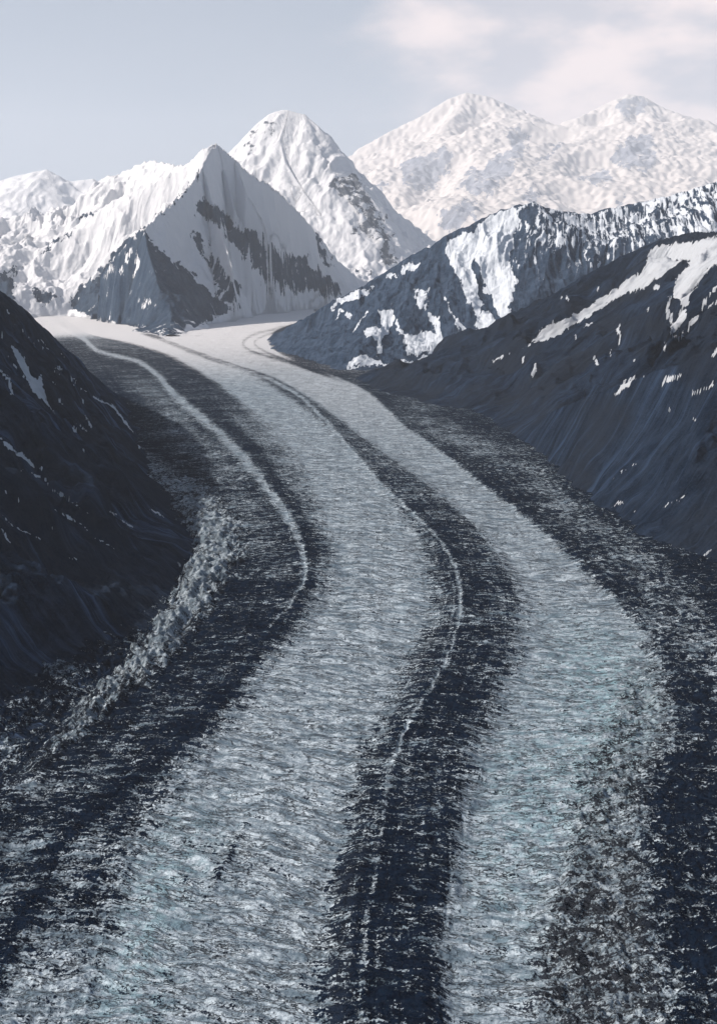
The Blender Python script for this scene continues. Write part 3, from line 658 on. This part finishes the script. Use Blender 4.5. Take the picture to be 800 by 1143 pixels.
def build_haze(density=.62e-5):
    x0, x1, y0, y1, z0, z1 = -100000, 100000, -5000, 159000, -42, 18500
    v = [(a, b, c) for c in (z0, z1) for b in (y0, y1) for a in (x0, x1)]
    fcs = [(0, 2, 3, 1), (4, 5, 7, 6), (0, 1, 5, 4), (2, 6, 7, 3), (0, 4, 6, 2), (1, 3, 7, 5)]
    me = bpy.data.meshes.new('haze'); me.from_pydata(v, [], fcs); me.update()
    m = bpy.data.materials.new('valley_haze'); m.use_nodes = True; nt = m.node_tree; nt.nodes.clear()
    pv = nt.nodes.new('ShaderNodeVolumePrincipled'); o = nt.nodes.new('ShaderNodeOutputMaterial')
    pv.inputs['Density'].default_value = density; pv.inputs['Color'].default_value = (.84, .90, .98, 1)
    pv.inputs['Anisotropy'].default_value = 0.0
    nt.links.new(pv.outputs[0], o.inputs['Volume'])
    me.materials.append(m)
    ob = bpy.data.objects.new('haze', me); col.objects.link(ob)
    tag(ob, 'pale haze that fades the far snow peaks', 'haze', 'stuff')

SUN_EL, SUN_AZ = 38., -93.       # azimuth from the view direction, negative = left
def build_light():
    w = bpy.data.worlds.new('World'); sc.world = w; w.use_nodes = True
    nt = w.node_tree; nt.nodes.clear()
    N = nt.nodes.new; L = nt.links.new
    sky = N('ShaderNodeTexSky'); sky.sky_type = 'NISHITA'; sky.sun_disc = False
    sky.sun_elevation = math.radians(SUN_EL); sky.sun_rotation = math.radians(SUN_AZ)
    sky.air_density = 1.0; sky.dust_density = 2.0; sky.ozone_density = 1.5
    tc = N('ShaderNodeTexCoord')
    mp = N('ShaderNodeMapping'); L(tc.outputs['Generated'], mp.inputs['Vector'])
    mp.inputs['Scale'].default_value = (1.0, 1.0, 2.2)
    n1 = N('ShaderNodeTexNoise'); L(mp.outputs[0], n1.inputs['Vector'])
    n1.inputs['Scale'].default_value = 7.0; n1.inputs['Detail'].default_value = 6; n1.inputs['Roughness'].default_value = .55
    # cloud bank over the high range (right of the view direction)
    dot = N('ShaderNodeVectorMath'); dot.operation = 'DOT_PRODUCT'; L(tc.outputs['Generated'], dot.inputs[0])
    d = np.array([.27, 1., .16]); d /= np.linalg.norm(d); dot.inputs[1].default_value = tuple(d)
    def mr(x, a, b, lo, hi):
        m = N('ShaderNodeMapRange'); m.interpolation_type = 'SMOOTHSTEP'; L(x, m.inputs['Value'])
        for k, v in (('From Min', a), ('From Max', b), ('To Min', lo), ('To Max', hi)): m.inputs[k].default_value = v
        return m.outputs[0]
    def mt(op, a, b):
        m = N('ShaderNodeMath'); m.operation = op
        for i, v in enumerate((a, b)):
            if isinstance(v, float): m.inputs[i].default_value = v
            else: L(v, m.inputs[i])
        return m.outputs[0]
    bank = mr(dot.outputs['Value'], .945, 1.0, 0., .66)
    cl = mr(mt('ADD', n1.outputs[0], bank), .66, 1.06, 0., 1.)
    sp = N('ShaderNodeSeparateXYZ'); L(tc.outputs['Generated'], sp.inputs[0])
    # high veil: thick low down ahead over the range, thin overhead and behind
    low = mr(sp.outputs['Z'], .05, .75, 1., 0.)
    ahead = mr(sp.outputs['Y'], -.2, .9, .25, 1.)
    veil = mt('ADD', mt('MULTIPLY', mt('MULTIPLY', low, ahead), .76), .06)
    n2 = N('ShaderNodeTexNoise'); L(mp.outputs[0], n2.inputs['Vector']); n2.inputs['Scale'].default_value = 1.6; n2.inputs['Detail'].default_value = 3
    vcol = N('ShaderNodeMix'); vcol.data_type = 'RGBA'; L(mr(n2.outputs[0], .35, .65, 0., 1.), vcol.inputs[0])
    vcol.inputs[6].default_value = (3.7, 4.8, 6.3, 1); vcol.inputs[7].default_value = (5.0, 5.7, 6.9, 1)
    mixv = N('ShaderNodeMix'); mixv.data_type = 'RGBA'
    L(veil, mixv.inputs[0]); L(sky.outputs[0], mixv.inputs[6]); L(vcol.outputs[2], mixv.inputs[7])
    n3 = N('ShaderNodeTexNoise'); L(mp.outputs[0], n3.inputs['Vector']); n3.inputs['Scale'].default_value = 11.; n3.inputs['Detail'].default_value = 5
    ccol = N('ShaderNodeMix'); ccol.data_type = 'RGBA'; L(mr(n3.outputs[0], .35, .62, 0., 1.), ccol.inputs[0])
    ccol.inputs[6].default_value = (6.6, 6.6, 7.4, 1); ccol.inputs[7].default_value = (12., 10.2, 9.9, 1)
    mixc = N('ShaderNodeMix'); mixc.data_type = 'RGBA'; L(cl, mixc.inputs[0])
    L(mixv.outputs[2], mixc.inputs[6]); L(ccol.outputs[2], mixc.inputs[7])
    bg = N('ShaderNodeBackground'); bg.inputs['Strength'].default_value = .070
    L(mixc.outputs[2], bg.inputs['Color'])
    out = N('ShaderNodeOutputWorld'); L(bg.outputs[0], out.inputs['Surface'])
    li = bpy.data.lights.new('sun', 'SUN'); li.energy = 4.9; li.angle = math.radians(.6); li.color = (1., .91, .83)
    so = bpy.data.objects.new('sun', li); col.objects.link(so)
    az, el = math.radians(SUN_AZ), math.radians(SUN_EL)
    from mathutils import Vector
    dv = Vector((math.sin(az)*math.cos(el), math.cos(az)*math.cos(el), math.sin(el)))
    so.rotation_euler = dv.to_track_quat('Z', 'Y').to_euler()

def build_camera():
    cd = bpy.data.cameras.new('camera'); co = bpy.data.objects.new('camera', cd); col.objects.link(co)
    cd.sensor_fit = 'VERTICAL'; cd.sensor_height = 36.; cd.lens = F/PH*36.
    cd.clip_start = 10.; cd.clip_end = 300000.
    co.location = (0, 0, H); co.rotation_euler = (math.pi/2-PITCH, 0, 0)
    sc.camera = co

build_glacier(); build_mountains(); build_ground(); build_haze(); build_light(); build_camera()
sc.view_settings.view_transform = 'Standard'; sc.view_settings.look = 'None'
sc.view_settings.exposure = 0.34; sc.view_settings.gamma = 1.0
sc.cycles.use_denoising = True
sc.cycles.volume_bounces = 1; sc.cycles.max_bounces = 5; sc.cycles.diffuse_bounces = 2
